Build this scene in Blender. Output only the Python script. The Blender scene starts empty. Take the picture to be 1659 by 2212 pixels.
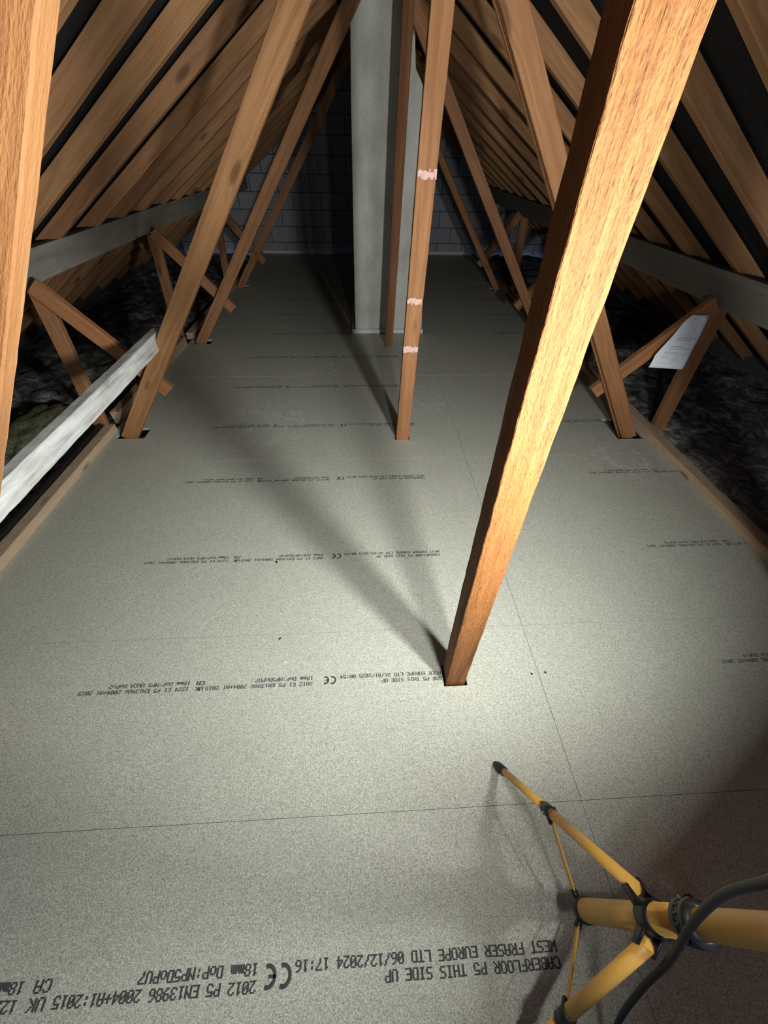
import bpy, bmesh, math, random
from mathutils import Vector, Matrix, noise

random.seed(7)
S = bpy.context.scene
COL = S.collection

# ------------------------------------------------------------------ camera
cam_d = bpy.data.cameras.new('camera')
cam_d.sensor_fit = 'HORIZONTAL'
cam_d.sensor_width = 36.0
cam_d.lens = 805.07 / 1659 * 36.0          # very wide phone lens
cam_d.clip_start = 0.02
cam = bpy.data.objects.new('camera', cam_d)
COL.objects.link(cam)
CR = Vector((0.99868, -0.04896, 0.01521))
CD = Vector((-0.02381, -0.70575, -0.70806))
CF = Vector((0.04540, 0.70676, -0.70599))
CM = Matrix((CR, -CD, -CF)).transposed().to_4x4()
CM.translation = (0, 0, 1.462)
cam.matrix_world = CM
S.camera = cam

# ------------------------------------------------------------------ world, exposure
w = bpy.data.worlds.new('world')
S.world = w
w.use_nodes = True
w.node_tree.nodes['Background'].inputs[0].default_value = (0.35, 0.45, 0.75, 1)
w.node_tree.nodes['Background'].inputs[1].default_value = 0.40      # added bluish fill for dark corner; end behind camera left open to admit it
S.view_settings.view_transform = 'Standard'
S.view_settings.look = 'None'
S.view_settings.gamma = 1
S.view_settings.use_curve_mapping = False
S.view_settings.exposure = 0.0

# ------------------------------------------------------------------ the two lamp heads of the tripod (light)
LAMPS = [Vector((0.760, -0.08, 1.18)), Vector((0.395, -0.09, 1.18))]
LAMP_N = [Vector((-0.44, 0.895, -0.03)).normalized(), Vector((-0.62, 0.72, -0.30)).normalized()]   # the way each head faces
LAMP_POWER = (39, 25)
for P, N, pw in zip(LAMPS, LAMP_N, LAMP_POWER):
    ld = bpy.data.lights.new('lamp_light', 'AREA')
    ld.shape = 'RECTANGLE'
    ld.size = 0.12
    ld.size_y = 0.085
    ld.energy = pw
    ld.spread = math.radians(172)             # the lens sits back in its housing
    ld.color = (0.97, 1.0, 0.985)
    lo = bpy.data.objects.new('lamp_light', ld)
    lo.location = P
    lo.rotation_euler = N.to_track_quat('-Z', 'Z').to_euler()
    COL.objects.link(lo)


# ------------------------------------------------------------------ helpers
def mesh_obj(name, bm, mat, parent=None, smooth=False):
    me = bpy.data.meshes.new(name)
    bmesh.ops.recalc_face_normals(bm, faces=bm.faces)
    bm.to_mesh(me)
    bm.free()
    if smooth:
        for f in me.polygons:
            f.use_smooth = True
    if mat:
        me.materials.append(mat)
    o = bpy.data.objects.new(name, me)
    COL.objects.link(o)
    if parent:
        o.parent = parent
    return o


def empty(name, loc=(0, 0, 0)):
    o = bpy.data.objects.new(name, None)
    o.empty_display_size = 0.05
    o.location = loc
    COL.objects.link(o)
    return o


def tag(o, label, cat, group=None):
    o['label'] = label
    o['category'] = cat
    if group:
        o['group'] = group
    return o


def struct(o):
    o['kind'] = 'structure'
    return o


def add_box(bm, x0, x1, y0, y1, z0, z1, bev=0.0):
    vs = [bm.verts.new(c) for c in ((x0, y0, z0), (x1, y0, z0), (x1, y1, z0), (x0, y1, z0),
                                    (x0, y0, z1), (x1, y0, z1), (x1, y1, z1), (x0, y1, z1))]
    fs = [bm.faces.new([vs[i] for i in q]) for q in
          ((0, 3, 2, 1), (4, 5, 6, 7), (0, 1, 5, 4), (1, 2, 6, 5), (2, 3, 7, 6), (3, 0, 4, 7))]
    if bev:
        es = list({e for f in fs for e in f.edges})
        bmesh.ops.bevel(bm, geom=es, offset=bev, segments=1, affect='EDGES', profile=0.5)
    return vs


def frame(p0, p1, up):
    x = (p1 - p0).normalized()
    z = up - x * up.dot(x)
    z.normalize()
    y = z.cross(x)
    m = Matrix((x, y, z)).transposed().to_4x4()
    m.translation = p0
    return m


def add_tube(bm, p0, p1, r0, r1=None, seg=20, cap=True):
    p0, p1 = Vector(p0), Vector(p1)
    r1 = r0 if r1 is None else r1
    d = (p1 - p0).normalized()
    a = d.orthogonal().normalized()
    b = d.cross(a)
    rings = []
    for p, r in ((p0, r0), (p1, r1)):
        rings.append([bm.verts.new(p + a * (r * math.cos(2 * math.pi * k / seg)) + b * (r * math.sin(2 * math.pi * k / seg)))
                      for k in range(seg)])
    for k in range(seg):
        bm.faces.new((rings[0][k], rings[0][(k + 1) % seg], rings[1][(k + 1) % seg], rings[1][k]))
    if cap:
        bm.faces.new(rings[0][::-1])
        bm.faces.new(rings[1])


def add_lathe(bm, p0, d, prof, seg=24):
    """profile of (distance along d, radius) swept around the axis"""
    p0 = Vector(p0)
    d = Vector(d).normalized()
    a = d.orthogonal().normalized()
    b = d.cross(a)
    rings = []
    for h, r in prof:
        rings.append([bm.verts.new(p0 + d * h + a * (r * math.cos(2 * math.pi * k / seg)) + b * (r * math.sin(2 * math.pi * k / seg)))
                      for k in range(seg)])
    for i in range(len(rings) - 1):
        for k in range(seg):
            bm.faces.new((rings[i][k], rings[i][(k + 1) % seg], rings[i + 1][(k + 1) % seg], rings[i + 1][k]))
    bm.faces.new(rings[0][::-1])
    bm.faces.new(rings[-1])


def catmull(pts, n=10):
    pts = [Vector(p) for p in pts]
    P = [pts[0] * 2 - pts[1]] + pts + [pts[-1] * 2 - pts[-2]]
    out = []
    for i in range(1, len(P) - 2):
        for k in range(n):
            t = k / n
            a, b, c, d = P[i - 1], P[i], P[i + 1], P[i + 2]
            out.append(0.5 * (2 * b + (c - a) * t + (2 * a - 5 * b + 4 * c - d) * t * t + (3 * b - a - 3 * c + d) * t ** 3))
    out.append(pts[-1])
    return out


def add_path_tube(bm, pts, r, seg=10):
    rings = []
    up = Vector((0.13, 0.21, 0.97))
    for i, p in enumerate(pts):
        d = (pts[min(i + 1, len(pts) - 1)] - pts[max(i - 1, 0)]).normalized()
        a = up.cross(d).normalized()
        b = d.cross(a)
        rings.append([bm.verts.new(p + a * (r * math.cos(2 * math.pi * k / seg)) + b * (r * math.sin(2 * math.pi * k / seg)))
                      for k in range(seg)])
    for i in range(len(rings) - 1):
        for k in range(seg):
            bm.faces.new((rings[i][k], rings[i][(k + 1) % seg], rings[i + 1][(k + 1) % seg], rings[i + 1][k]))
    bm.faces.new(rings[0][::-1])
    bm.faces.new(rings[-1])


# ------------------------------------------------------------------ materials
class NT:
    def __init__(self, name):
        self.m = bpy.data.materials.new(name)
        self.m.use_nodes = True
        self.t = self.m.node_tree
        self.b = self.t.nodes['Principled BSDF']

    def n(self, kind, **kw):
        nd = self.t.nodes.new(kind)
        for k, v in kw.items():
            if k.startswith('i_'):
                nd.inputs[k[2:].replace('_', ' ')].default_value = v
            else:
                setattr(nd, k, v)
        return nd

    def l(self, a, b):
        self.t.links.new(a, b)

    def ramp(self, src, stops):
        r = self.n('ShaderNodeValToRGB')
        el = r.color_ramp.elements
        while len(el) < len(stops):
            el.new(0.5)
        for e, (p, c) in zip(el, stops):
            e.position = p
            e.color = (c, c, c, 1) if isinstance(c, (int, float)) else (*c, 1)
        self.l(src, r.inputs[0])
        return r.outputs[0]

    def mix(self, fac, a, b, mode='MIX'):
        m = self.n('ShaderNodeMix', data_type='RGBA', blend_type=mode)
        for s, v in ((m.inputs[0], fac), (m.inputs[6], a), (m.inputs[7], b)):
            if isinstance(v, (int, float)):
                s.default_value = v
            elif isinstance(v, tuple):
                s.default_value = (*v, 1)
            else:
                self.l(v, s)
        return m.outputs[2]

    def math(self, op, a, b=0.0, clamp=False):
        m = self.n('ShaderNodeMath', operation=op, use_clamp=clamp)
        for s, v in ((m.inputs[0], a), (m.inputs[1], b)):
            if isinstance(v, (int, float)):
                s.default_value = v
            else:
                self.l(v, s)
        return m.outputs[0]

    def noise(self, vec, scale, detail=4, rough=0.55, dist=0.0):
        nz = self.n('ShaderNodeTexNoise')
        nz.inputs['Scale'].default_value = scale
        nz.inputs['Detail'].default_value = detail
        nz.inputs['Roughness'].default_value = rough
        nz.inputs['Distortion'].default_value = dist
        if vec is not None:
            self.l(vec, nz.inputs['Vector'])
        return nz.outputs['Fac']

    def mapped(self, vec, scale=(1, 1, 1), loc=(0, 0, 0)):
        mp = self.n('ShaderNodeMapping')
        mp.inputs['Scale'].default_value = scale
        mp.inputs['Location'].default_value = loc
        self.l(vec, mp.inputs['Vector'])
        return mp.outputs[0]

    def bump(self, h, strength, dist=0.002):
        b = self.n('ShaderNodeBump')
        b.inputs['Strength'].default_value = strength
        b.inputs['Distance'].default_value = dist
        self.l(h, b.inputs['Height'])
        self.l(b.outputs[0], self.b.inputs['Normal'])


def wood_material(name, dark, mid, light, rough=0.72, bump=0.6, knots=True, tinted=True, streaks=False):
    k = NT(name)
    tc = k.n('ShaderNodeTexCoord')
    oi = k.n('ShaderNodeObjectInfo')
    off = k.n('ShaderNodeVectorMath', operation='SCALE')
    comb = k.n('ShaderNodeCombineXYZ')
    for i, f in enumerate((37.0, 11.0, 23.0)):
        k.l(k.math('MULTIPLY', oi.outputs['Random'], f), comb.inputs[i])
    add = k.n('ShaderNodeVectorMath', operation='ADD')
    k.l(tc.outputs['Object'], add.inputs[0])
    k.l(comb.outputs[0], add.inputs[1])
    v = add.outputs[0]
    # knots first: they bend the grain around them
    vor = k.n('ShaderNodeTexVoronoi')
    vor.inputs['Scale'].default_value = 1.0
    k.l(k.mapped(v, (2.6, 9.0, 9.0)), vor.inputs['Vector'])
    kd = vor.outputs['Distance']
    knot = k.ramp(kd, [(0.0, 1.0), (0.10, 0.85), (0.17, 0.0)])
    halo = k.ramp(kd, [(0.0, 1.0), (0.34, 0.0)])
    warp = k.noise(k.mapped(v, (1.1, 5, 5)), 1.0, 2, 0.5)
    grain_v = k.n('ShaderNodeVectorMath', operation='ADD')
    wc = k.n('ShaderNodeCombineXYZ')
    k.l(k.math('ADD', k.math('MULTIPLY', warp, 3.0), k.math('MULTIPLY', halo, 0.9)), wc.inputs[1])
    k.l(k.math('MULTIPLY', warp, 2.2), wc.inputs[2])
    k.l(k.mapped(v, (0.9, 34, 34)), grain_v.inputs[0])
    k.l(wc.outputs[0], grain_v.inputs[1])
    g1 = k.noise(grain_v.outputs[0], 1.0, 5, 0.6)
    g2 = k.noise(k.mapped(v, (9, 210, 210)), 1.0, 3, 0.6)
    fuzz = k.noise(k.mapped(v, (90, 330, 330)), 1.0, 2, 0.6)
    blot = k.noise(k.mapped(v, (2.2, 7, 7)), 1.0, 3, 0.55)
    g = k.math('ADD', k.math('MULTIPLY', g1, 0.72), k.math('MULTIPLY', g2, 0.28))
    colr = k.ramp(g, [(0.30, dark), (0.50, mid), (0.68, light)])
    colr = k.mix(k.ramp(blot, [(0.35, 0.0), (0.72, 0.45)]), colr, tuple(c * 0.62 for c in mid))
    if knots:
        colr = k.mix(k.math('MULTIPLY', knot, 0.75), colr, tuple(c * 0.36 for c in dark))
    if streaks:
        cr = k.noise(k.mapped(v, (55, 430, 430)), 1.0, 3, 0.65, 1.2)
        colr = k.mix(k.ramp(cr, [(0.54, 0.0), (0.64, 0.75)]), colr, tuple(c * 0.5 for c in dark))
    if tinted:
        colr = k.mix(1.0, colr, oi.outputs['Color'], 'MULTIPLY')
    k.l(colr, k.b.inputs['Base Color'])
    k.b.inputs['Roughness'].default_value = rough
    k.b.inputs['Specular IOR Level'].default_value = 0.3
    h = k.math('ADD', k.math('MULTIPLY', g2, 0.6), k.math('ADD', k.math('MULTIPLY', fuzz, 0.7), k.math('MULTIPLY', g1, 0.5)))
    k.bump(h, bump, 0.003)
    return k.m


M_WOOD = wood_material('sawn_softwood', (0.205, 0.084, 0.032), (0.355, 0.166, 0.069), (0.46, 0.245, 0.112))
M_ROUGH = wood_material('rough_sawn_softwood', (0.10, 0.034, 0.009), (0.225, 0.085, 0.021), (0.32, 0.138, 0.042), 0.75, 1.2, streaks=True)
M_RAFT = wood_material('rafter_wood', (0.20, 0.092, 0.040), (0.345, 0.174, 0.078), (0.44, 0.24, 0.12), 0.8, 0.4)
M_PALE = wood_material('pale_batten_wood', (0.40, 0.27, 0.17), (0.55, 0.41, 0.28), (0.66, 0.52, 0.38), 0.75, 0.3)
M_GREYW = wood_material('weathered_grey_wood', (0.20, 0.185, 0.165), (0.29, 0.27, 0.245), (0.36, 0.34, 0.31), 0.85, 0.35, knots=False)


def m_limewash():
    k = NT('limewashed_wood')
    tc = k.n('ShaderNodeTexCoord')
    v = tc.outputs['Object']
    g = k.noise(k.mapped(v, (3.0, 60, 60)), 1.0, 5, 0.65, 0.6)
    patch = k.noise(k.mapped(v, (4, 16, 16)), 1.0, 4, 0.6)
    c = k.ramp(k.math('ADD', k.math('MULTIPLY', g, 0.5), k.math('MULTIPLY', patch, 0.5)),
               [(0.33, (0.20, 0.19, 0.16)), (0.44, (0.52, 0.52, 0.49)), (0.60, (0.78, 0.79, 0.76))])
    k.l(c, k.b.inputs['Base Color'])
    k.b.inputs['Roughness'].default_value = 0.85
    k.bump(g, 0.6, 0.003)
    return k.m


def m_chipboard():
    k = NT('green_chipboard')
    geo = k.n('ShaderNodeNewGeometry')
    v = geo.outputs['Position']
    f1 = k.noise(k.mapped(v, (1, 1.3, 1)), 400, 3, 0.7, 0.2)
    vor = k.n('ShaderNodeTexVoronoi')
    vor.inputs['Scale'].default_value = 560
    k.l(v, vor.inputs['Vector'])
    fl = k.n('ShaderNodeSeparateColor')
    k.l(vor.outputs['Color'], fl.inputs[0])
    sliver = k.noise(k.mapped(v, (90, 560, 90)), 1.0, 2, 0.5, 1.5)
    sliver2 = k.noise(k.mapped(v, (560, 90, 90), (3, 7, 0)), 1.0, 2, 0.5, 1.5)
    mott = k.noise(v, 5.0, 3, 0.5)
    base = k.ramp(k.math('ADD', k.math('MULTIPLY', f1, 0.55), k.math('MULTIPLY', fl.outputs[0], 0.45)),
                  [(0.27, (0.25, 0.25, 0.20)), (0.50, (0.485, 0.485, 0.405)), (0.73, (0.76, 0.755, 0.65))])
    base = k.mix(k.ramp(sliver, [(0.62, 0.0), (0.72, 0.75)]), base, (0.80, 0.78, 0.64))
    base = k.mix(k.ramp(sliver2, [(0.64, 0.0), (0.74, 0.6)]), base, (0.20, 0.195, 0.155))
    base = k.mix(k.ramp(mott, [(0.35, 0.0), (0.65, 0.18)]), base, (0.40, 0.415, 0.35))
    # dusty scuff left by boots near the middle of the boards
    sep = k.n('ShaderNodeSeparateXYZ')
    k.l(v, sep.inputs[0])

    def blob(x, y, rx, ry):
        dx = k.math('DIVIDE', k.math('SUBTRACT', sep.outputs[0], x), rx)
        dy = k.math('DIVIDE', k.math('SUBTRACT', sep.outputs[1], y), ry)
        d = k.math('ADD', k.math('MULTIPLY', dx, dx), k.math('MULTIPLY', dy, dy))
        return k.math('SUBTRACT', 1.0, d, clamp=True)
    sm = k.ramp(k.noise(v, 9.0, 6, 0.72, 1.2), [(0.50, 0.0), (0.66, 0.55)])
    dust = k.math('MULTIPLY', k.math('MAXIMUM', blob(-0.70, 2.35, 0.38, 0.55), k.math('MAXIMUM', blob(-0.35, 3.4, 0.3, 0.4),
                  k.math('MAXIMUM', blob(0.55, 2.75, 0.3, 0.3), blob(1.70, 1.95, 0.35, 0.35)))), sm)
    base = k.mix(dust, base, (0.80, 0.79, 0.73))
    k.l(base, k.b.inputs['Base Color'])
    k.b.inputs['Roughness'].default_value = 0.62
    k.b.inputs['Specular IOR Level'].default_value = 0.35
    k.bump(f1, 0.25, 0.0012)
    return k.m


def m_render():
    k = NT('grey_cement_render')
    tc = k.n('ShaderNodeTexCoord')
    v = tc.outputs['Object']
    a = k.noise(v, 3.2, 4, 0.55)
    b = k.noise(k.mapped(v, (9, 9, 2.0)), 1.0, 4, 0.6)
    f = k.noise(v, 60, 3, 0.6)
    c = k.ramp(k.math('ADD', k.math('MULTIPLY', a, 0.6), k.math('MULTIPLY', b, 0.4)),
               [(0.33, (0.42, 0.415, 0.355)), (0.5, (0.58, 0.575, 0.505)), (0.66, (0.67, 0.665, 0.595))])
    c = k.mix(k.ramp(f, [(0.3, 0.25), (0.5, 0.0)]), c, (0.25, 0.245, 0.215))
    k.l(c, k.b.inputs['Base Color'])
    k.b.inputs['Roughness'].default_value = 0.9
    k.bump(k.math('ADD', f, b), 0.25, 0.004)
    return k.m


def m_block():
    k = NT('concrete_block')
    geo = k.n('ShaderNodeNewGeometry')
    oi = k.n('ShaderNodeObjectInfo')
    f = k.noise(geo.outputs['Position'], 70, 4, 0.7)
    c = k.ramp(f, [(0.3, (0.26, 0.27, 0.29)), (0.55, (0.42, 0.43, 0.46)), (0.75, (0.5, 0.51, 0.54))])
    c = k.mix(k.math('MULTIPLY', oi.outputs['Random'], 0.35), c, (0.25, 0.26, 0.29))
    k.l(c, k.b.inputs['Base Color'])
    k.b.inputs['Roughness'].default_value = 0.95
    k.bump(f, 0.6, 0.004)
    return k.m


def m_plain(name, c, rough=0.6, metal=0.0, bump=0.0, scale=80, var=0.25, spec=0.5):
    k = NT(name)
    tc = k.n('ShaderNodeTexCoord')
    f = k.noise(tc.outputs['Object'], scale, 3, 0.6)
    col = k.mix(k.ramp(f, [(0.35, 0.0), (0.7, 1.0)]), c, tuple(x * (1 - var) for x in c))
    k.l(col, k.b.inputs['Base Color'])
    k.b.inputs['Roughness'].default_value = rough
    k.b.inputs['Metallic'].default_value = metal
    k.b.inputs['Specular IOR Level'].default_value = spec
    if bump:
        k.bump(f, bump, 0.002)
    return k.m


def m_felt():
    k = NT('black_roofing_felt')
    tc = k.n('ShaderNodeTexCoord')
    v = tc.outputs['Object']
    web = k.noise(v, 14, 6, 0.75, 2.2)
    f = k.noise(v, 160, 3, 0.7)
    c = k.ramp(f, [(0.3, (0.010, 0.010, 0.012)), (0.7, (0.026, 0.026, 0.028))])
    c = k.mix(k.ramp(web, [(0.60, 0.0), (0.72, 0.35)]), c, (0.12, 0.12, 0.12))
    k.l(c, k.b.inputs['Base Color'])
    k.b.inputs['Roughness'].default_value = 0.9
    k.b.inputs['Specular IOR Level'].default_value = 0.15
    k.bump(k.math('ADD', web, f), 0.5, 0.006)
    return k.m


def m_insulation():
    k = NT('dusty_insulation_quilt')
    geo = k.n('ShaderNodeNewGeometry')
    v = geo.outputs['Position']
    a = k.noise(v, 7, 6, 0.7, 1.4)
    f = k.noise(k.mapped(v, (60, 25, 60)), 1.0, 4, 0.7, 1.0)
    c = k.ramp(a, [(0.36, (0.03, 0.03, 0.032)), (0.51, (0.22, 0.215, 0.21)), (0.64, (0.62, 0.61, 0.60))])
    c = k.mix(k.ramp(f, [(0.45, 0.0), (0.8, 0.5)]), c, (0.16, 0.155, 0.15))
    k.l(c, k.b.inputs['Base Color'])
    k.b.inputs['Roughness'].default_value = 0.7
    k.bump(k.math('ADD', k.math('MULTIPLY', a, 2.0), f), 0.9, 0.02)
    return k.m


M_LIME = m_limewash()
M_CHIP = m_chipboard()
M_INK = m_plain('black_print_ink', (0.075, 0.075, 0.077), 0.7, var=0.3, spec=0.2)
M_RENDER = m_render()
M_BLOCK = m_block()
M_MORTAR = m_plain('grey_mortar', (0.10, 0.10, 0.11), 0.95)
M_FELT = m_felt()
M_INSUL = m_insulation()
M_TUFT = m_plain('yellow_green_glass_wool', (0.15, 0.15, 0.085), 0.95, bump=1.0, scale=55, var=0.6, spec=0.1)
M_WHITE = m_plain('white_primed_trim', (0.72, 0.70, 0.66), 0.6, scale=30, var=0.12)
M_YELLOW = m_plain('yellow_powder_coat', (0.76, 0.42, 0.085), 0.42, scale=150, var=0.08)
M_BLACK = m_plain('black_plastic', (0.016, 0.016, 0.018), 0.45, scale=120)
M_RUBBER = m_plain('black_rubber', (0.013, 0.013, 0.013), 0.6, scale=120)
M_STEEL = m_plain('zinc_bolt_steel', (0.62, 0.62, 0.6), 0.35, 1.0)
M_PIPE = m_plain('black_pipe_sleeve', (0.014, 0.014, 0.015), 0.38, scale=40, bump=0.2)
M_PAPER = m_plain('white_paper', (0.86, 0.89, 0.93), 0.7, scale=12, var=0.04)
M_PTEXT = m_plain('grey_printed_text', (0.16, 0.17, 0.2), 0.8)
M_GLASSP = m_plain('frosted_lamp_lens', (0.85, 0.85, 0.82), 0.4, var=0.05)
M_CHALK = m_plain('pink_marking_crayon', (0.80, 0.52, 0.44), 0.85, scale=60, var=0.25)

# ------------------------------------------------------------------ setting: floor of chipboard boards
FX0, FXJ, FX1 = -1.742, 0.652, 1.985
FY0, ROWS, PITCH = 0.158, range(-3, 14), 0.6
FYEND = 8.08
HOLES = [(0.276, 0.366, 0.521, 0.602), (0.204, 0.306, 2.166, 2.222), (0.208, 0.303, 3.822, 3.878),
         (-1.66, -1.38, 0.44, 0.56), (-1.70, -1.505, 2.228, 2.36), (-1.70, -1.52, 3.885, 4.01), (-1.72, -1.56, 5.89, 6.0),
         (1.775, 1.975, 2.135, 2.40), (1.80, 1.975, 3.985, 4.12), (1.82, 1.975, 5.785, 5.92), (1.76, 1.95, 0.50, 0.60)]
floor = struct(empty('floor'))


def board_mesh(x0, x1, y0, y1, z0, z1, holes):
    xs = sorted({x0, x1, *[min(max(h[i], x0), x1) for h in holes for i in (0, 1)]})
    ys = sorted({y0, y1, *[min(max(h[i], y0), y1) for h in holes for i in (2, 3)]})
    bm = bmesh.new()
    cache = {}

    def V(x, y, z):
        q = (round(x, 5), round(y, 5), z)
        if q not in cache:
            cache[q] = bm.verts.new(q)
        return cache[q]

    def solid(i, j):
        if i < 0 or j < 0 or i >= len(xs) - 1 or j >= len(ys) - 1:
            return False
        cx, cy = (xs[i] + xs[i + 1]) / 2, (ys[j] + ys[j + 1]) / 2
        return not any(h[0] < cx < h[1] and h[2] < cy < h[3] for h in holes)
    for i in range(len(xs) - 1):
        for j in range(len(ys) - 1):
            if not solid(i, j):
                continue
            a, b, c, d = xs[i], xs[i + 1], ys[j], ys[j + 1]
            bm.faces.new((V(a, c, z1), V(b, c, z1), V(b, d, z1), V(a, d, z1)))
            bm.faces.new((V(a, d, z0), V(b, d, z0), V(b, c, z0), V(a, c, z0)))
            for (di, dj, p, q) in ((-1, 0, (a, d), (a, c)), (1, 0, (b, c), (b, d)), (0, -1, (a, c), (b, c)), (0, 1, (b, d), (a, d))):
                if not solid(i + di, j + dj):
                    bm.faces.new((V(*p, z0), V(*q, z0), V(*q, z1), V(*p, z1)))
    return bm


# ---- dot-matrix lettering printed on the boards
FONT = {
    '0': ['01110', '10001', '10011', '10101', '11001', '10001', '01110'], '1': ['00100', '01100', '00100', '00100', '00100', '00100', '01110'],
    '2': ['01110', '10001', '00001', '00010', '00100', '01000', '11111'], '3': ['01110', '10001', '00001', '00110', '00001', '10001', '01110'],
    '4': ['00010', '00110', '01010', '10010', '11111', '00010', '00010'], '5': ['11111', '10000', '11110', '00001', '00001', '10001', '01110'],
    '6': ['00110', '01000', '10000', '11110', '10001', '10001', '01110'], '7': ['11111', '00001', '00010', '00100', '01000', '01000', '01000'],
    '8': ['01110', '10001', '10001', '01110', '10001', '10001', '01110'], '9': ['01110', '10001', '10001', '01111', '00001', '00010', '01100'],
    'A': ['01110', '10001', '10001', '11111', '10001', '10001', '10001'], 'B': ['11110', '10001', '10001', '11110', '10001', '10001', '11110'],
    'C': ['01110', '10001', '10000', '10000', '10000', '10001', '01110'], 'D': ['11110', '10001', '10001', '10001', '10001', '10001', '11110'],
    'E': ['11111', '10000', '10000', '11110', '10000', '10000', '11111'], 'F': ['11111', '10000', '10000', '11110', '10000', '10000', '10000'],
    'H': ['10001', '10001', '10001', '11111', '10001', '10001', '10001'], 'I': ['01110', '00100', '00100', '00100', '00100', '00100', '01110'],
    'K': ['10001', '10010', '10100', '11000', '10100', '10010', '10001'], 'L': ['10000', '10000', '10000', '10000', '10000', '10000', '11111'],
    'N': ['10001', '11001', '10101', '10011', '10001', '10001', '10001'], 'O': ['01110', '10001', '10001', '10001', '10001', '10001', '01110'],
    'P': ['11110', '10001', '10001', '11110', '10000', '10000', '10000'], 'R': ['11110', '10001', '10001', '11110', '10100', '10010', '10001'],
    'S': ['01111', '10000', '10000', '01110', '00001', '00001', '11110'], 'T': ['11111', '00100', '00100', '00100', '00100', '00100', '00100'],
    'U': ['10001', '10001', '10001', '10001', '10001', '10001', '01110'], 'W': ['10001', '10001', '10001', '10101', '10101', '11011', '10001'],
    'm': ['00000', '00000', '11010', '10101', '10101', '10101', '10101'], 'o': ['00000', '00000', '01110', '10001', '10001', '10001', '01110'],
    'v': ['00000', '00000', '10001', '10001', '10001', '01010', '00100'], ':': ['00000', '00100', '00100', '00000', '00100', '00100', '00000'],
    '/': ['00001', '00010', '00010', '00100', '01000', '01000', '10000'], '+': ['00000', '00100', '00100', '11111', '00100', '00100', '00000'],
    ' ': ['00000'] * 7,
}


def print_line(quads, text, u0, v0, pitch, height, grow=0.0):
    du, dv = pitch / 6.0, height / 7.0
    for i, ch in enumerate(text):
        g = FONT[ch]
        for r in range(7):
            row = g[r]
            c = 0
            while c < 5:
                if row[c] == '1':
                    e = c
                    while e < 5 and row[e] == '1':
                        e += 1
                    ua, ub = u0 + i * pitch + c * du - grow, u0 + i * pitch + e * du + grow
                    vb = v0 + height - r * dv
                    quads.append((ua, ub, vb - dv, vb))
                    c = e
                else:
                    c += 1


def arc_quads(polys, cx, cy, r0, r1, a0, a1, n=14):
    for k in range(n):
        t0, t1 = math.radians(a0 + (a1 - a0) * k / n), math.radians(a0 + (a1 - a0) * (k + 1) / n)
        polys.append([(cx + r * math.cos(t), cy + r * math.sin(t)) for r, t in ((r0, t0), (r1, t0), (r1, t1), (r0, t1))])


def stamp(parent, ox, oy, batch, xmin, xmax, detail=True):
    """the whole print of one board; reads upside down from the camera (u -> -x, v -> -y)"""
    q, polys = [], []
    if batch == 'old':
        P1, P2, H, LP = 0.0171, 0.0170, 0.0205, 0.0275
        b1 = ('CABERFLOOR P5 THIS SIDE UP', 'WEST FRASER EUROPE LTD 06/12/2024 17:16')
        b2 = ('2012 P5 EN13986 2004+A1:2015', '18mm DoP:NP5DoPU7')
        b3 = ('1224 P5 EN13986 2004+A1:2015', '18mm DoP:NP5 UKCA DoPv2')
        uce, ub2, uuk, ub3 = 0.672, 0.757, 1.250, 1.315
    else:
        P1, P2, H, LP = 0.01223, 0.0129, 0.0140, 0.0205
        b1 = ('CABERFLOOR P5 THIS SIDE UP', 'WEST FRASER EUROPE LTD 26/01/2025 00:54')
        b2 = ('2012 E1 P5 EN13986 2004+A1 2015', '18mm DoP:NP5DoPU7')
        b3 = ('1224 E1 P5 EN13986 2004+A1 2015', '18mm DoP:NP5 UKCA DoPv2')
        uce, ub2, uuk, ub3 = 0.490, 0.578, 0.985, 1.038
    for (t1, t2), u in ((b1, 0), (b2, ub2), (b3, ub3)):
        p = P1 if u == 0 else P2
        g = 0.0010 if batch == 'old' else 0.0003
        print_line(q, t1, u, LP, p, H, g)
        print_line(q, t2, u, 0, p, H, g)
    print_line(q, 'UK', uuk, LP, P2 * 1.22, H * 1.05, 0.0008)
    print_line(q, 'CA', uuk, 0, P2 * 1.22, H * 1.05, 0.0008)
    R = (LP + H) * 0.44
    cy = (LP + H) / 2
    for cx, bar in ((uce + R, False), (uce + R * 2.75, True)):
        arc_quads(polys, cx, cy, R * 0.62, R, 70, 290)
        if bar:
            polys.append([(cx - R * 0.9, cy - R * 0.15), (cx - R * 0.05, cy - R * 0.15), (cx - R * 0.05, cy + R * 0.15), (cx - R * 0.9, cy + R * 0.15)])
    bm = bmesh.new()
    polys += [[(a, c), (b, c), (b, d), (a, d)] for a, b, c, d in q]
    for k, pl in enumerate(polys):
        pts = [(ox - u, oy - v + 0.0006 * math.sin(u * 37.0)) for u, v in pl]
        if max(x for x, _ in pts) > xmax or min(x for x, _ in pts) < xmin:
            continue
        bm.faces.new([bm.verts.new((x, y, 0.0009)) for x, y in pts])
    o = mesh_obj('printed_text', bm, M_INK, parent)
    o['label'] = 'black dot matrix print reading upside down'
    o['kind'] = 'stuff'
    return o


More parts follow.
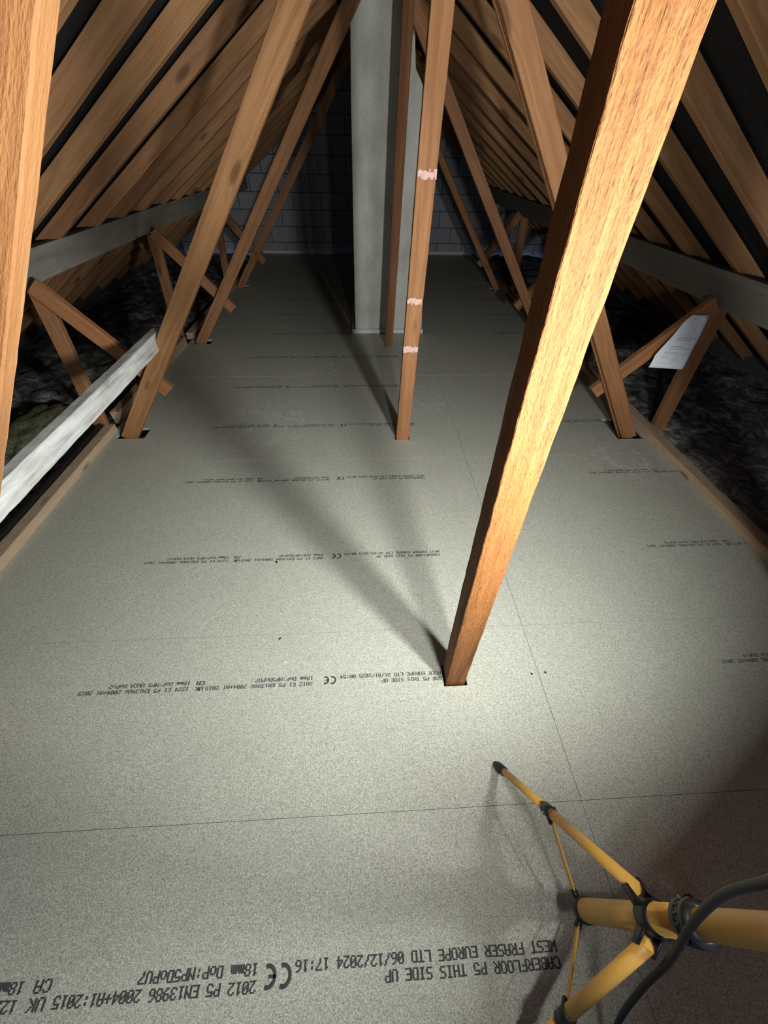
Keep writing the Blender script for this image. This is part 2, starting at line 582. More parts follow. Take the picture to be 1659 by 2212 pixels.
for k in ROWS:
    y0, y1 = FY0 + PITCH * k + 0.0006, FY0 + PITCH * (k + 1) - 0.0006
    y1 = min(y1, FYEND)
    for side, (x0, x1) in enumerate(((FX0, FXJ - 0.0007), (FXJ + 0.0007, FX1))):
        dz = random.uniform(-0.0004, 0.0004)
        hs = [h for h in HOLES if h[1] > x0 and h[0] < x1 and h[3] > y0 and h[2] < y1]
        b = mesh_obj('floor_board', board_mesh(x0, x1, y0, y1, -0.018, dz, hs), M_CHIP, floor)
        if -1 <= k <= 10:
            batch = 'old' if k == -1 else 'new'
            oy = y0 + (0.320 if k == -1 else 0.421) + (0.015 if side else 0)
            jx = 0.03 * math.sin(k * 2.3)
            ox = (0.459 if k == -1 else 0.357 + (jx if k > 3 else 0)) if side == 0 else 2.845 + (0.03 * math.sin(k * 1.7))
            stamp(b, ox, oy, batch, x0 + 0.004, x1 - 0.004)

# ------------------------------------------------------------------ setting: roof slopes (felt), gable walls
APEX_X, APEX_Z, SL = 0.115, 2.252, 0.65
RD = 0.080                                    # rafter depth
VERT = RD * math.sqrt(1 + SL * SL) + 0.012


def roof_under(x):
    return APEX_Z - SL * abs(x - APEX_X)


EAVE_L, EAVE_R = -3.30, 3.55
bm = bmesh.new()
YB, YF = -2.0, 8.35
sect = [(EAVE_L, roof_under(EAVE_L) + VERT), (APEX_X, APEX_Z + VERT), (EAVE_R, roof_under(EAVE_R) + VERT)]
sect += [(x, z + 0.012) for x, z in reversed(sect)]
ra = [bm.verts.new((x, YB, z)) for x, z in sect]
rb = [bm.verts.new((x, YF, z)) for x, z in sect]
n = len(sect)
for i in range(n):
    bm.faces.new((ra[i], ra[(i + 1) % n], rb[(i + 1) % n], rb[i]))
bm.faces.new(ra)
bm.faces.new(rb[::-1])
struct(mesh_obj('ceiling', bm, M_FELT))


def clip_poly(poly, f):
    out = []
    for i in range(len(poly)):
        a, b = poly[i], poly[(i + 1) % len(poly)]
        fa, fb = f(a), f(b)
        if fa >= 0:
            out.append(a)
        if fa * fb < 0:
            t = fa / (fa - fb)
            out.append((a[0] + (b[0] - a[0]) * t, a[1] + (b[1] - a[1]) * t))
    return out


def gable(name, y_face, thick):
    """triangular gable: a recessed mortar core with every block its own child"""
    sgn = 1 if y_face > 0 else -1
    bm = bmesh.new()
    prof = [(EAVE_L, -0.10), (EAVE_R, -0.10), (EAVE_R, roof_under(EAVE_R) + VERT - 0.002), (APEX_X, APEX_Z + VERT - 0.002),
            (EAVE_L, roof_under(EAVE_L) + VERT - 0.002)]
    ya, yb = y_face + sgn * 0.007, y_face + sgn * thick
    a = [bm.verts.new((x, ya, z)) for x, z in prof]
    b = [bm.verts.new((x, yb, z)) for x, z in prof]
    bm.faces.new(a)
    bm.faces.new(b[::-1])
    for i in range(5):
        bm.faces.new((a[i], a[(i + 1) % 5], b[(i + 1) % 5], b[i]))
    wall = struct(mesh_obj(name, bm, M_MORTAR))
    return wall


def lay_blocks(wall, y_face):
    row, z = 0, -0.06
    while z < APEX_Z + VERT:
        x = EAVE_L - (0.225 if row % 2 else 0.0) + 0.18
        while x < EAVE_R:
            poly = [(max(x, EAVE_L), z), (min(x + 0.44, EAVE_R), z), (min(x + 0.44, EAVE_R), z + 0.215), (max(x, EAVE_L), z + 0.215)]
            for s in (1, -1):
                poly = clip_poly(poly, lambda q, s=s: (APEX_Z + VERT - 0.01 - SL * s * (q[0] - APEX_X)) - q[1]) if poly else poly
            if len(poly) >= 3:
                area = abs(sum(poly[i][0] * poly[(i + 1) % len(poly)][1] - poly[(i + 1) % len(poly)][0] * poly[i][1] for i in range(len(poly)))) / 2
                if area > 0.004:
                    bm = bmesh.new()
                    yy = y_face + random.uniform(-0.002, 0.002)
                    cx = sum(q[0] for q in poly) / len(poly)
                    cz = sum(q[1] for q in poly) / len(poly)
                    f0 = [bm.verts.new((q[0] + (cx - q[0]) * 0.02, yy, q[1] + (cz - q[1]) * 0.04)) for q in poly]
                    f1 = [bm.verts.new((q[0], yy + 0.004, q[1])) for q in poly]
                    f2 = [bm.verts.new((q[0], yy + 0.03, q[1])) for q in poly]
                    bm.faces.new(f0)
                    for A, B in ((f0, f1), (f1, f2)):
                        for i in range(len(poly)):
                            bm.faces.new((A[i], A[(i + 1) % len(poly)], B[(i + 1) % len(poly)], B[i]))
                    mesh_obj('block', bm, M_BLOCK, wall)
            x += 0.45
        row += 1
        z += 0.225


wall_back = gable('wall_back', 8.11, 0.12)
lay_blocks(wall_back, 8.11)
for nme, xa, xb in (('wall_left', EAVE_L - 0.05, EAVE_L - 0.002), ('wall_right', EAVE_R + 0.002, EAVE_R + 0.05)):
    bm = bmesh.new()
    add_box(bm, xa, xb, -1.89, 8.10, -0.15, 0.30)
    struct(mesh_obj(nme, bm, M_MORTAR))

# ------------------------------------------------------------------ setting: insulated eaves (one quilt, uncountable)
bm = bmesh.new()
NX, NY = 120, 150
grid = []
for j in range(NY + 1):
    y = -1.85 + (8.05 + 1.85) * j / NY
    rowv = []
    for i in range(NX + 1):
        x = EAVE_L + (EAVE_R - EAVE_L) * i / NX
        out = max(FX0 - 0.10 - x, x - FX1 - 0.12)              # how far outside the boarded strip
        lift = max(0.0, min(1.0, out / 0.10))
        nz = noise.noise(Vector((x * 5, y * 5, 3))) * 0.045 + noise.noise(Vector((x * 13, y * 13, 9))) * 0.022 \
            + abs(noise.noise(Vector((x * 24, y * 24, 5)))) * 0.018
        z = -0.075 + lift * (0.055 + nz)
        z = min(z, roof_under(x) + VERT - 0.03)
        rowv.append(bm.verts.new((x, y, z)))
    grid.append(rowv)
for j in range(NY):
    for i in range(NX):
        bm.faces.new((grid[j][i], grid[j][i + 1], grid[j + 1][i + 1], grid[j + 1][i]))
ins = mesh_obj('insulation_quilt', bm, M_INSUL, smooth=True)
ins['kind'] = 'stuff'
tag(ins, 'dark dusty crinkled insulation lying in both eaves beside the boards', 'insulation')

# ------------------------------------------------------------------ timbers


def beam(name, p0, p1, wid, dep, up, mat, tint=(1, 1, 1), rough=0.0008, seg=None, front=True, chamfer=0.0025, parent=None):
    """sawn timber from p0 to p1; local x runs along it, local y across its face (wid), local z = up (dep).
    front=True: p0-p1 lies in the middle of the z=0 face"""
    p0, p1 = Vector(p0), Vector(p1)
    L = (p1 - p0).length
    seg = seg or max(6, int(L * 26))
    bm = bmesh.new()
    hw, c = wid / 2, chamfer
    z0, z1 = (0.0, dep) if front else (-dep / 2, dep / 2)
    prof = [(-hw, z0 + c), (-hw + c, z0), (hw - c, z0), (hw, z0 + c), (hw, z1 - c), (hw - c, z1), (-hw + c, z1), (-hw, z1 - c)]
    sd = random.uniform(0, 500)
    rings = []
    for s in range(seg + 1):
        x = L * s / seg
        bow = 0.0015 * math.sin(x * 1.9 + sd)
        ring = []
        for q, (y, z) in enumerate(prof):
            jy = noise.noise(Vector((x * 22, sd, q // 2 * 7.0))) * rough
            jz = noise.noise(Vector((x * 22, sd + 40, q // 2 * 7.0))) * rough
            ring.append(bm.verts.new((x, y + jy + bow, z + jz)))
        rings.append(ring)
    for s in range(seg):
        for q in range(8):
            bm.faces.new((rings[s][q], rings[s][(q + 1) % 8], rings[s + 1][(q + 1) % 8], rings[s + 1][q]))
    bm.faces.new(rings[0][::-1])
    bm.faces.new(rings[-1])
    o = mesh_obj(name, bm, mat, parent)
    m = frame(p0, p1, Vector(up))
    o.matrix_world = m
    o.color = (*tint, 1)
    return o


YUP = Vector((0, 1, 0))


def vary(a=0.10):
    f = 1 + random.uniform(-a, a)
    return (f, f * random.uniform(0.96, 1.03), f * random.uniform(0.92, 1.05))


ORD = ['first', 'second', 'third', 'fourth', 'fifth', 'sixth', 'seventh', 'eighth', 'ninth', 'tenth', 'eleventh', 'twelfth',
       'thirteenth', 'fourteenth', 'fifteenth', 'sixteenth', 'seventeenth', 'eighteenth']


def rafter(side, y, idx):
    if side == 'left':
        xa, xb = EAVE_L + 0.12, APEX_X - 0.02
    else:
        xa, xb = EAVE_R - 0.12, APEX_X + 0.02
    if 4.12 < y < 5.06:                       # trimmed back at the chimney
        xb = -0.10 if side == 'left' else 0.60
    sgn = 1 if side == 'left' else -1
    nrm = Vector((-SL * sgn, 0, 1)).normalized()
    a = Vector((xa, y, roof_under(xa))) + nrm * (RD / 2)
    b = Vector((xb, y, roof_under(xb))) + nrm * (RD / 2)
    o = beam('rafter', a, b, RD - 0.004, 0.044, YUP, M_RAFT, vary(), rough=0.0012, seg=24)
    tag(o, f'brown sawn rafter, {ORD[idx]} from the near end on the {side} roof slope', 'rafter', f'rafters of the {side} roof slope')
    return o


left_y = [1.64, 1.99, 2.37, 2.81, 3.26, 3.66, 4.06, 4.52, 4.90, 5.33, 5.75, 6.17, 6.60, 7.03, 7.46, 7.86]
right_y = [1.49, 1.88, 2.30, 2.75, 3.18, 3.62, 4.06, 4.50, 4.94, 5.38, 5.87, 6.28, 6.70, 7.14, 7.58]
for i, y in enumerate(left_y):
    rafter('left', y, i)
for i, y in enumerate(right_y):
    rafter('right', y, i)

# ridge board
for ya, yb, lab in ((-1.85, 4.15, 'brown ridge board along the roof apex, nearer length before the chimney'),
                    (5.08, 8.06, 'brown ridge board along the roof apex, farther length behind the chimney')):
    o = beam('ridge_board', (APEX_X, ya, APEX_Z - 0.03), (APEX_X, yb, APEX_Z - 0.03), 0.17, 0.032, (1, 0, 0), M_RAFT, (0.9, 0.9, 0.9), front=False, seg=50)
    tag(o, lab, 'ridge board')

# purlins: grey beams along both slopes under the rafters
for side, x, ya, yb, zc, h, lab in (
        ('left', -1.79, -1.8, 3.735, 0.944, 0.145, 'grey purlin beam under the left rafters, nearer length up to the joint'),
        ('left', -1.80, 3.745, 8.08, 0.944, 0.145, 'grey purlin beam under the left rafters, farther length beyond the joint'),
        ('right', 2.05, -1.8, 8.08, 0.892, 0.165, 'grey purlin beam running under the right rafters behind the sheet of paper')):
    sx = -1 if side == 'left' else 1
    o = beam('purlin', (x, ya, zc), (x, yb, zc), h, 0.06, (sx, 0, 0), M_GREYW, vary(0.05), rough=0.002, seg=80)
    tag(o, lab, 'purlin')
    if side == 'right':
        o.color = (0.62, 0.60, 0.57, 1)

# hangers (long inclined members), centre posts, purlin braces and posts of every truss
HSL, HSR = 0.768, 0.722
NEAR = ['nearest', 'second', 'third']
TR_L = [(0.50, -1.488, 0.098, 0.030), (2.24, -1.606, 0.094, 0.044), (3.90, -1.618, 0.090, 0.044), (5.90, -1.665, 0.090, 0.044)]
TR_R = [(0.52, 1.86, 0.09, 0.040), (2.16, 1.868, 0.090, 0.038), (4.00, 1.885, 0.082, 0.044), (5.80, 1.895, 0.080, 0.044)]
LBL_L = ['broad bright timber hanger at the left edge, nearest the camera',
         'leaning left hanger standing in the floor slot beside the white rail end',
         'leaning left hanger behind the one beside the white rail',
         'farthest dim leaning hanger on the left before the block wall']
LBL_R = ['right hanger level with the big centre post, beyond the right edge',
         'doubled leaning right hanger in front of the sheet of paper',
         'leaning right hanger partly hidden by the big near post',
         'farthest dim leaning hanger on the right before the block wall']
for i, (y, xf, wd, dp) in enumerate(TR_L):
    ztop = 2.16
    s = (0.0 + HSL)
    cosx = 1 / math.sqrt(1 + s * s)
    tint = (0.74, 0.70, 0.60) if i == 0 else vary(0.05)
    o = beam('truss_hanger', (xf - 0.016 * s, y, -0.016), (xf + s * ztop, y, ztop), wd, dp, YUP, M_WOOD, tint, rough=0.0012, seg=110 if i < 2 else 50)
    tag(o, LBL_L[i], 'hanger', 'inclined hangers of the left side')
# second timber lapped in front of the nearest left hanger
o = beam('lapped_batten', (-1.492, 0.448, 0.0), (-1.492 + 0.760 * 2.1, 0.448, 2.1), 0.06, 0.048, YUP, M_WOOD, (0.85, 0.92, 0.95), rough=0.001, seg=60)
tag(o, 'pale batten lapped on the left hanger at the far left edge', 'batten')
for i, (y, xf, wd, dp) in enumerate(TR_R):
    ztop = 1.97 if i < 2 else 2.12
    s = -HSR
    o = beam('truss_hanger', (xf - 0.016 * s, y, -0.016), (xf + s * ztop, y, ztop), wd, dp, YUP, M_WOOD, vary(0.05), rough=0.0012, seg=110 if i < 2 else 50)
    tag(o, LBL_R[i], 'hanger', 'inclined hangers of the right side')
    if i == 1:
        q = beam('packing_ply', (xf - 0.016 * s - 0.004, y + 0.046, -0.016), (xf + s * ztop - 0.004, y + 0.046, ztop), wd, 0.026, YUP, M_WOOD, (1.05, 1.0, 0.95), seg=80)
        q.parent = o
        q.matrix_parent_inverse = o.matrix_world.inverted()

# centre posts
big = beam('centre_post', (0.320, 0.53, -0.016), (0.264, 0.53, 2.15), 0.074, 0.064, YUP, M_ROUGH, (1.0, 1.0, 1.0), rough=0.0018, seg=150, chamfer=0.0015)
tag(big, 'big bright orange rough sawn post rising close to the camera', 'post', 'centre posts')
p2 = beam('centre_post', (0.254, 2.172, -0.016), (0.320, 2.172, 2.15), 0.085, 0.044, YUP, M_WOOD, (1.05, 1.0, 0.95), rough=0.001, seg=120)
tag(p2, 'middle post with pink crayon bands, standing before the chimney', 'post', 'centre posts')
p3 = beam('centre_post', (0.256, 3.83, -0.016), (0.336, 3.83, 2.15), 0.076, 0.042, YUP, M_WOOD, (0.62, 0.55, 0.52), rough=0.001, seg=80)
tag(p3, 'dark reddish post standing right against the chimney front', 'post', 'centre posts')
# crayon bands on the middle post: thin worn marks on its face
for zc, hh in ((1.360, 0.026), (0.862, 0.026), (0.612, 0.030)):
    if True:
        bm = bmesh.new()
        xc = 0.254 + (0.320 - 0.254) * zc / 2.15
        for s in range(12):
            xa, xb = xc - 0.042 + 0.084 * s / 12, xc - 0.042 + 0.084 * (s + 1) / 12
            if random.random() < 0.04:
                continue
            j0, j1 = random.uniform(-.006, .006), random.uniform(-.006, .006)
            bm.faces.new([bm.verts.new(c) for c in ((xa, 2.1695, zc - hh / 2 + j0), (xb, 2.1695, zc - hh / 2 + j0 + .001),
                                                    (xb, 2.1695, zc + hh / 2 + j1), (xa, 2.1695, zc + hh / 2 + j1))])
        q = mesh_obj('crayon_mark', bm, M_CHALK, p2)
        q.matrix_parent_inverse = p2.matrix_world.inverted()

SIDE_DATA = [
    # side, plane y, brace top, brace end, post top, post foot
    ('left', 2.292, (-1.725, 0.893), (-1.250, 0.300), (-1.745, 0.865), (-1.835, -0.05)),
    ('left', 3.952, (-1.745, 0.885), (-1.235, 0.290), (-1.770, 0.865), (-1.850, -0.05)),
    ('left', 5.952, (-1.765, 0.885), (-1.290, 0.280), (-1.790, 0.865), (-1.860, -0.05)),
    ('right', 2.240, (2.015, 0.835), (1.530, 0.290), (2.095, 0.800), (2.170, -0.05)),
    ('right', 4.055, (2.010, 0.835), (1.560, 0.280), (2.095, 0.800), (2.160, -0.05)),
    ('right', 5.855, (2.010, 0.835), (1.590, 0.285), (2.095, 0.800), (2.150, -0.05)),
]
BR_LBL = ['diagonal brace from the left purlin passing behind the white rail',
          'diagonal brace behind the second left hanger, its cut end showing',
          'far diagonal brace at the last left hanger',
          'diagonal brace on the right holding the sheet of paper',
          'diagonal brace crossing the middle right hanger',
          'far diagonal brace at the last right hanger']
PO_LBL = ['short post under the left purlin, nearest the white rail',
          'short post under the left purlin joint, between two hangers',
          'far short post under the left purlin',
          'short post under the right purlin beside the sheet of paper',
          'short post under the right purlin behind the middle hanger',
          'far short post under the right purlin']
for i, (sd, y, bt, be, pt, pf) in enumerate(SIDE_DATA):
    o = beam('purlin_brace', (bt[0], y, bt[1]), (be[0], y, be[1]), 0.088, 0.040, YUP, M_WOOD, (1.05, 0.98, 0.95) if i % 3 == 0 else vary(0.08), rough=0.001, seg=30)
    tag(o, BR_LBL[i], 'brace', 'diagonal purlin braces')
    o = beam('purlin_post', (pf[0], y + 0.044, pf[1]), (pt[0], y + 0.044, pt[1]), 0.100 if sd == 'right' else 0.086, 0.040, YUP, M_WOOD, vary(0.08), rough=0.001, seg=30)
    tag(o, PO_LBL[i], 'post', 'short purlin posts')

# ------------------------------------------------------------------ white rail, pipe, battens
o = beam('painted_rail', (-1.168, 0.50, 0.622), (-1.176, 2.36, 0.622), 0.088, 0.052, (-1, 0, 0), M_LIME, rough=0.002, seg=70, chamfer=0.004)
tag(o, 'white limewashed timber rail running along the left side', 'rail')
bm = bmesh.new()
add_path_tube(bm, catmull([(-1.822, -1.5, 0.035), (-1.825, 0.4, 0.037), (-1.822, 1.2, 0.036), (-1.824, 2.1, 0.034), (-1.83, 2.5, 0.03), (-1.90, 2.9, 0.02)], 12), 0.024, 14)
o = mesh_obj('black_pipe', bm, M_PIPE, smooth=True)
tag(o, 'black sleeved pipe lying behind the left edge batten', 'pipe')
bat = [
    ('left', -1.758, -1.6, 2.335, 0.066, 0.047, 'long pale batten along the left floor edge, ending at a hanger'),
    ('left', -1.765, 2.45, 3.87, 0.066, 0.075, 'pale batten along the left floor edge beyond the first slot'),
    ('left', -1.765, 4.06, 7.95, 0.066, 0.047, 'far pale batten along the left floor edge'),
    ('right', 2.025, -1.6, 2.66, 0.080, 0.047, 'long pale batten along the right floor edge'),
    ('right', 2.020, 2.68, 7.95, 0.070, 0.040, 'far pale batten along the right floor edge'),
]
for side, x, ya, yb, wd, h, lab in bat:
    o = beam('edge_batten', (x, ya, -0.016), (x, yb, -0.016), wd, h + 0.016, (0, 0, 1), M_PALE, (1.0, 0.97, 0.93), rough=0.0025, seg=90, chamfer=0.003)
    tag(o, lab, 'batten', 'pale floor edge battens')

bm = bmesh.new()
bmesh.ops.create_icosphere(bm, subdivisions=4, radius=1.0)
for v in bm.verts:
    nn = noise.noise(v.co * 2.3) * 0.35 + noise.noise(v.co * 7) * 0.22 + noise.noise(v.co * 17) * 0.1
    v.co = Vector((v.co.x * 0.17, v.co.y * 0.30, v.co.z * 0.065)) * (1 + nn)
o = mesh_obj('glass_wool_tuft', bm, M_TUFT, smooth=True)
o.location = (-2.30, 2.36, 0.02)
tag(o, 'yellow green tuft of glass wool in the left eaves', 'insulation')

# ------------------------------------------------------------------ bits lying on the boards, two screws by the board joint


def chip(name, x, y, size, rz, mat, label, cat):
    bm = bmesh.new()
    n = 7
    lo, hi = [], []
    for k in range(n):
        t = 2 * math.pi * k / n
        r = 1 + 0.25 * noise.noise(Vector((k * 3.1, x * 50, y * 50)))
        px, py = size[0] * r * math.cos(t), size[1] * r * math.sin(t)
        lo.append(bm.verts.new((px, py, 0)))
        hi.append(bm.verts.new((px * 0.8, py * 0.8, size[2])))
    bm.faces.new(lo[::-1])
    bm.faces.new(hi)
    for k in range(n):
        bm.faces.new((lo[k], lo[(k + 1) % n], hi[(k + 1) % n], hi[k]))
    o = mesh_obj(name, bm, mat)
    o.location = (x, y, 0.0005)
    o.rotation_euler.z = rz
    return tag(o, label, cat)


chip('wood_chip', -0.338, 0.640, (0.0085, 0.0035, 0.003), 0.05, M_WHITE, 'small white chip on the floor above the near row of print', 'debris')
chip('dark_splinter', -0.371, 0.738, (0.0070, 0.0025, 0.003), 0.7, M_RUBBER, 'tiny dark splinter on the floor left of the big post foot', 'debris')
chip('dark_crumb', -0.445, 1.135, (0.0050, 0.0065, 0.004), 0.3, M_RUBBER, 'tiny dark crumb lying on the second row of print', 'debris')
for bx, by in ((0.625, 0.553), (0.680, 0.556)):
    bm = bmesh.new()
    add_lathe(bm, (bx, by, -0.004), (0, 0, 1), [(0, 0.003), (0.0045, 0.0042), (0.0048, 0.0030)], 10)
    row = [c for c in floor.children if c.name.startswith('floor_board') and abs(min(v.co.y for v in c.data.vertices) - FY0) < 0.01]
    brd = min(row, key=lambda c: 0 if (min(v.co.x for v in c.data.vertices) < bx < max(v.co.x for v in c.data.vertices)) else 1)
    mesh_obj('screw', bm, M_BLACK, brd)

# ------------------------------------------------------------------ chimney
bm = bmesh.new()
prof = [(-0.078, 0.0), (0.632, 0.0), (0.588, 0.9), (0.538, 1.60), (0.505, 1.735), (0.470, 1.785), (0.432, 1.835), (0.418, 1.95), (0.405, 2.30),
        (-0.026, 2.30), (-0.045, 1.71), (-0.062, 0.9)]
CY0, CY1 = 4.185, 5.05
a = [bm.verts.new((x, CY0, z)) for x, z in prof]
b = [bm.verts.new((x, CY1, z)) for x, z in prof]
bm.faces.new(a)
bm.faces.new(b[::-1])
for i in range(len(prof)):
    bm.faces.new((a[i], a[(i + 1) % len(prof)], b[(i + 1) % len(prof)], b[i]))
bmesh.ops.bevel(bm, geom=[e for e in bm.edges if abs((e.verts[0].co - e.verts[1].co).normalized().y) < 0.1 and e.calc_length() > 0.5], offset=0.006, segments=2, affect='EDGES')
chim = mesh_obj('chimney', bm, M_RENDER)
tag(chim, 'grey rendered chimney stack rising through the middle of the floor', 'chimney')
tr = [('trim_1', (-1.74, 1.985, 8.066, 8.092, 0.0012, 0.048), M_WHITE), ('trim_2', (-0.092, 0.642, 4.160, 4.183, 0.0012, 0.042), M_WHITE)]
for nme, bx, mt in tr:
    bm = bmesh.new()
    add_box(bm, *bx, bev=0.002)
    struct(mesh_obj(nme, bm, mt))
bm = bmesh.new()
add_box(bm, -0.112, -0.094, 4.160, 5.06, 0.0012, 0.042, bev=0.002)
struct(mesh_obj('trim_3', bm, M_WHITE))

# ------------------------------------------------------------------ sheet of paper pinned on the right brace
paper = empty('paper_sheet', (1.87, 2.17, 0.50))
tag(paper, 'white printed sheet pinned to the right diagonal brace, top corner curled', 'paper')


def paper_pt(u, v):
    # u 0 left..1 right, v 0 bottom..1 top
    bl, br = Vector((1.748, 2.165, 0.500)), Vector((1.979, 2.172, 0.482))
    tl, trr = Vector((1.800, 2.232, 0.782)), Vector((2.004, 2.228, 0.775))
    p = (bl * (1 - u) + br * u) * (1 - v) + (tl * (1 - u) + trr * u) * v
    c = max(0.0, (0.50 - u)) * max(0.0, v - 0.25)
    p.x += c * 0.20
    p.y += -0.004 * math.sin(v * math.pi) - 0.0015 * math.sin(v * 12)
    p.z -= c * 0.10
    p.y = min(p.y, 2.233)
    return p


bm = bmesh.new()
NU, NV = 18, 24
gv = [[bm.verts.new(paper_pt(i / NU, j / NV)) for i in range(NU + 1)] for j in range(NV + 1)]
for j in range(NV):
    for i in range(NU):
        bm.faces.new((gv[j][i], gv[j][i + 1], gv[j + 1][i + 1], gv[j + 1][i]))
sh = mesh_obj('sheet', bm, M_PAPER, smooth=True)
sh.parent = paper
sh.matrix_parent_inverse = Matrix.Translation(-Vector(paper.location))
sol = sh.modifiers.new('thick', 'SOLIDIFY')
sol.thickness = 0.0006
bm = bmesh.new()
lines = [(0.93, 0.30, 0.70, 2.2), (0.80, 0.16, 0.30, 1), (0.72, 0.72, 0.78, 1.6), (0.655, 0.30, 0.80, 1), (0.60, 0.30, 0.92, 1.8), (0.575, 0.32, 0.94, 1.4), (0.55, 0.34, 0.80, 1.4),
         (0.43, 0.26, 0.70, 1.4), (0.40, 0.24, 0.92, 1.2), (0.375, 0.26, 0.90, 1), (0.315, 0.22, 0.62, 1.3), (0.285, 0.22, 0.90, 1.2), (0.235, 0.20, 0.40, 1.3), (0.235, 0.48, 0.66, 1.3),
         (0.205, 0.20, 0.44, 1.2), (0.205, 0.50, 0.72, 1.2), (0.178, 0.50, 0.66, 1), (0.152, 0.50, 0.62, 1), (0.105, 0.18, 0.40, 1.2), (0.105, 0.48, 0.58, 1.2)]
for v, ua, ub, th in lines:
    u = ua
    while u < ub:
        wl = random.uniform(0.02, 0.06)
        e = min(u + wl, ub)
        h = 0.0042 * th
        pts = [paper_pt(u, v), paper_pt(e, v), paper_pt(e, v + h), paper_pt(u, v + h)]
        bm.faces.new([bm.verts.new(p + Vector((0, -0.0022, 0))) for p in pts])
        u = e + random.uniform(0.008, 0.018)
tx = mesh_obj('printed_text', bm, M_PTEXT, paper)
tx.matrix_parent_inverse = Matrix.Translation(-Vector(paper.location))
tx['kind'] = 'stuff'
bm = bmesh.new()
add_lathe(bm, paper_pt(0.93, 0.965) + Vector((0, 0.004, 0)), (0, -1, 0), [(0, 0.002), (0.006, 0.002), (0.006, 0.0045), (0.009, 0.004)], 10)
pn = mesh_obj('pin', bm, M_STEEL, paper)
pn.matrix_parent_inverse = Matrix.Translation(-Vector(paper.location))

# ------------------------------------------------------------------ yellow tripod of the work light
MX, MY = 0.500, -0.066
trip = empty('work_light_tripod', (MX, MY, 0))
tag(trip, 'yellow tripod of a twin head work light at lower right', 'tripod')
INV = Matrix.Translation(-Vector(trip.location))


def tpart(name, bm, mat, parent=trip, smooth=True):
    o = mesh_obj(name, bm, mat, parent)
    o.matrix_parent_inverse = INV.copy() if parent is trip else Matrix.Identity(4)
    if smooth:
        for f in o.data.polygons:
            f.use_smooth = len(f.vertices) == 4
    return o


HUB = 0.475
bm = bmesh.new()
add_tube(bm, (MX, MY, 0.15), (MX, MY, 0.60), 0.0215, seg=32)
tpart('mast_tube', bm, M_YELLOW)
bm = bmesh.new()
add_tube(bm, (MX, MY, 0.585), (MX, MY, 1.09), 0.0190, seg=32)
tpart('inner_mast', bm, M_YELLOW)
bm = bmesh.new()
add_lathe(bm, (MX, MY, 0.132), (0, 0, 1), [(0, 0.013), (0.004, 0.021), (0.016, 0.025), (0.034, 0.025), (0.038, 0.0225)])
for a in (106, 226, 359):
    t = math.radians(a)
    d = Vector((math.cos(t), math.sin(t), 0))
    add_tube(bm, Vector((MX, MY, 0.148)) + d * 0.02, Vector((MX, MY, 0.148)) + d * 0.038, 0.008, seg=10)
tpart('base_cap', bm, M_BLACK)
bm = bmesh.new()
add_lathe(bm, (MX, MY, HUB - 0.022), (0, 0, 1), [(0, 0.0225), (0.002, 0.0265), (0.040, 0.0265), (0.042, 0.0225)], 32)
for a in (106, 226, 359):
    t = math.radians(a)
    d = Vector((math.cos(t), math.sin(t), 0))
    s = Vector((-d.y, d.x, 0))
    for sg in (-1, 1):
        c = Vector((MX, MY, HUB)) + s * (0.013 * sg)
        vs = []
        for rr, zz in ((0.020, -0.018), (0.050, -0.024), (0.052, 0.000), (0.020, 0.016)):
            vs.append((c + d * rr + Vector((0, 0, zz))))
        f0 = [bm.verts.new(p - s * 0.002) for p in vs]
        f1 = [bm.verts.new(p + s * 0.002) for p in vs]
        bm.faces.new(f0)
        bm.faces.new(f1[::-1])
        for i in range(4):
            bm.faces.new((f0[i], f0[(i + 1) % 4], f1[(i + 1) % 4], f1[i]))
tpart('hub_collar', bm, M_BLACK)
bm = bmesh.new()
add_lathe(bm, (MX, MY, 0.575), (0, 0, 1), [(0, 0.022), (0.003, 0.0285), (0.014, 0.0285), (0.016, 0.0265), (0.026, 0.0265), (0.028, 0.0285), (0.040, 0.0285), (0.044, 0.020)], 32)
for k in range(14):
    t = 2 * math.pi * k / 14
    d = Vector((math.cos(t), math.sin(t), 0))
    add_tube(bm, Vector((MX, MY, 0.590)) + d * 0.0265, Vector((MX, MY, 0.603)) + d * 0.0265, 0.0025, seg=6)
tpart('mast_clamp', bm, M_BLACK)

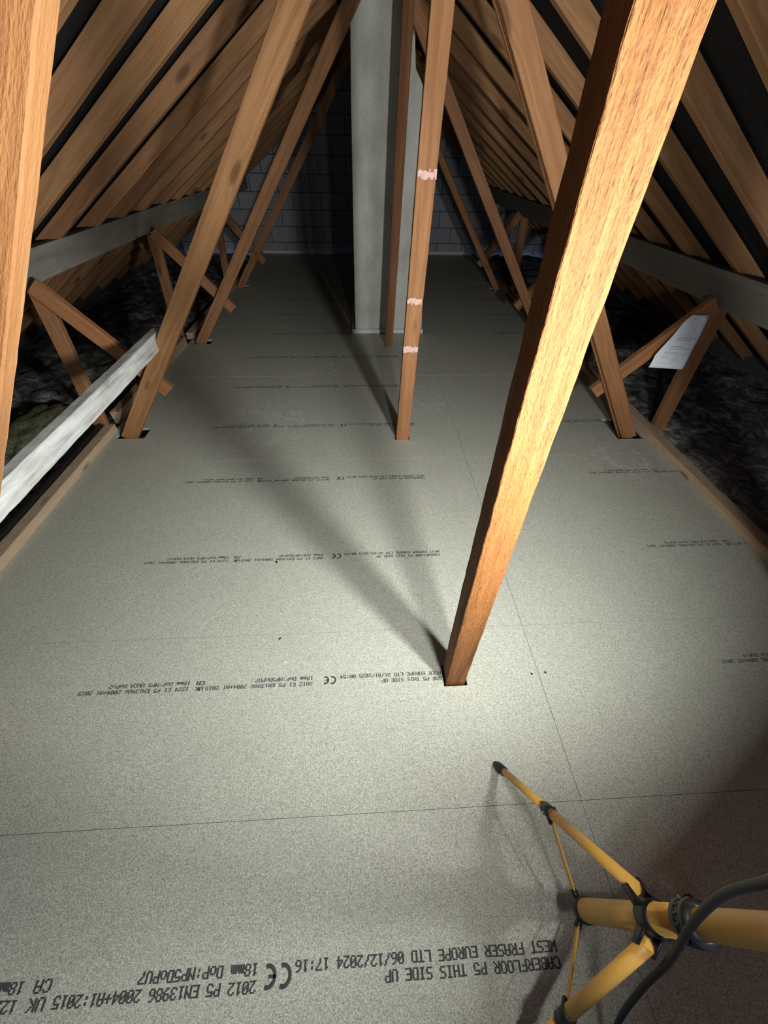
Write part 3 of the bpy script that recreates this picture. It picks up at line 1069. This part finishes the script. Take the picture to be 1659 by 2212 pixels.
FEET = [(0.411, 0.256), (0.262, -0.305), (0.850, -0.070)]
for (fx, fy), a in zip(FEET, (106, 226, 359)):
    t = math.radians(a)
    d = Vector((math.cos(t), math.sin(t), 0))
    top = Vector((MX, MY, HUB - 0.012)) + d * 0.047
    foot = Vector((fx, fy, 0.014))
    ax = (foot - top).normalized()
    L = (foot - top).length
    mid = top + ax * (L * 0.49)
    bm = bmesh.new()
    add_tube(bm, top - ax * 0.012, mid + ax * 0.01, 0.0122, seg=24)
    add_tube(bm, mid, foot - ax * 0.02, 0.0105, seg=24)
    leg = tpart('leg', bm, M_YELLOW)
    bm = bmesh.new()
    add_lathe(bm, foot - ax * 0.040, ax, [(0, 0.0112), (0.002, 0.0135), (0.030, 0.0140), (0.044, 0.0135), (0.050, 0.0095)], 20)
    tpart('rubber_foot', bm, M_RUBBER, leg)
    bm = bmesh.new()
    add_lathe(bm, mid - ax * 0.018, ax, [(0, 0.0125), (0.001, 0.0148), (0.034, 0.0148), (0.036, 0.0110)], 20)
    lug = Vector((0, 0, -1)) - ax * ax.dot(Vector((0, 0, -1)))
    lug.normalize()
    sdv = ax.cross(lug)
    for sg in (-1, 1):
        add_tube(bm, mid + lug * 0.010 + sdv * (0.005 * sg), mid + lug * 0.028 + sdv * (0.005 * sg), 0.005, seg=8)
    tpart('leg_clamp', bm, M_BLACK, leg)
    bm = bmesh.new()
    add_tube(bm, mid + sdv * 0.0195, mid - sdv * 0.0195, 0.004, seg=8)
    tpart('bolt', bm, M_STEEL, leg)
    # flat stay from the base cap to the leg clamp
    e0, e1 = Vector((MX, MY, 0.148)) + d * 0.034, mid + lug * 0.024
    xx = (e1 - e0).normalized()
    sv = Vector((-d.y, d.x, 0))
    uv = xx.cross(sv)
    bm = bmesh.new()
    c = []
    for p in (e0, e1):
        c.append([bm.verts.new(p + sv * (0.0018 * i) + uv * (0.0062 * j)) for i, j in ((-1, -1), (1, -1), (1, 1), (-1, 1))])
    for i in range(4):
        bm.faces.new((c[0][i], c[0][(i + 1) % 4], c[1][(i + 1) % 4], c[1][i]))
    bm.faces.new(c[0][::-1])
    bm.faces.new(c[1])
    tpart('leg_stay', bm, M_YELLOW, smooth=False)

# crossbar and the two lamp heads (just above the frame)
side = Vector((0.985, 0.17, 0)).normalized()
bm = bmesh.new()
add_tube(bm, Vector((MX, MY, 1.07)), Vector((MX, MY, 1.11)), 0.022, seg=20)
for P, N in zip(LAMPS, LAMP_N):
    add_tube(bm, Vector((P.x, MY, 1.065)), P - N * 0.045, 0.008, seg=10)
add_box(bm, LAMPS[1].x - 0.02, LAMPS[0].x + 0.02, -0.078, -0.053, 1.055, 1.075)
tpart('crossbar', bm, M_BLACK, smooth=False)
for P, N in zip(LAMPS, LAMP_N):
    R3 = N.to_track_quat('-Z', 'Z').to_matrix()
    bm = bmesh.new()
    add_box(bm, -0.10, 0.10, -0.075, 0.075, 0.006, 0.050, bev=0.008)
    for k in range(5):
        add_box(bm, -0.07 + k * 0.034, -0.064 + k * 0.034, -0.06, 0.06, 0.048, 0.066)
    bmesh.ops.transform(bm, matrix=Matrix.Translation(P) @ R3.to_4x4(), verts=bm.verts)
    h = tpart('lamp_head', bm, M_YELLOW, smooth=False)
    bm = bmesh.new()
    add_box(bm, -0.085, 0.085, -0.060, 0.060, 0.002, 0.006)
    bmesh.ops.transform(bm, matrix=Matrix.Translation(P) @ R3.to_4x4(), verts=bm.verts)
    tpart('lens', bm, M_GLASSP, h, smooth=False)

# black power cable draped past the mast and trailing on the floor
bm = bmesh.new()
pts = [(0.395, -0.145, 1.19), (0.352, -0.07, 1.14), (0.345, -0.013, 1.06), (0.372, -0.012, 0.99), (0.401, -0.017, 0.93), (0.432, -0.030, 0.80), (0.459, -0.062, 0.66), (0.487, -0.112, 0.50), (0.496, -0.164, 0.33),
       (0.507, -0.236, 0.13), (0.512, -0.30, 0.025), (0.52, -0.42, 0.0095), (0.55, -0.9, 0.0095), (0.62, -1.5, 0.0095)]
add_path_tube(bm, catmull(pts, 10), 0.0056, 12)
o = mesh_obj('power_cable', bm, M_RUBBER, smooth=True)
tag(o, 'black power cable curving across the yellow mast down to the floor', 'cable')
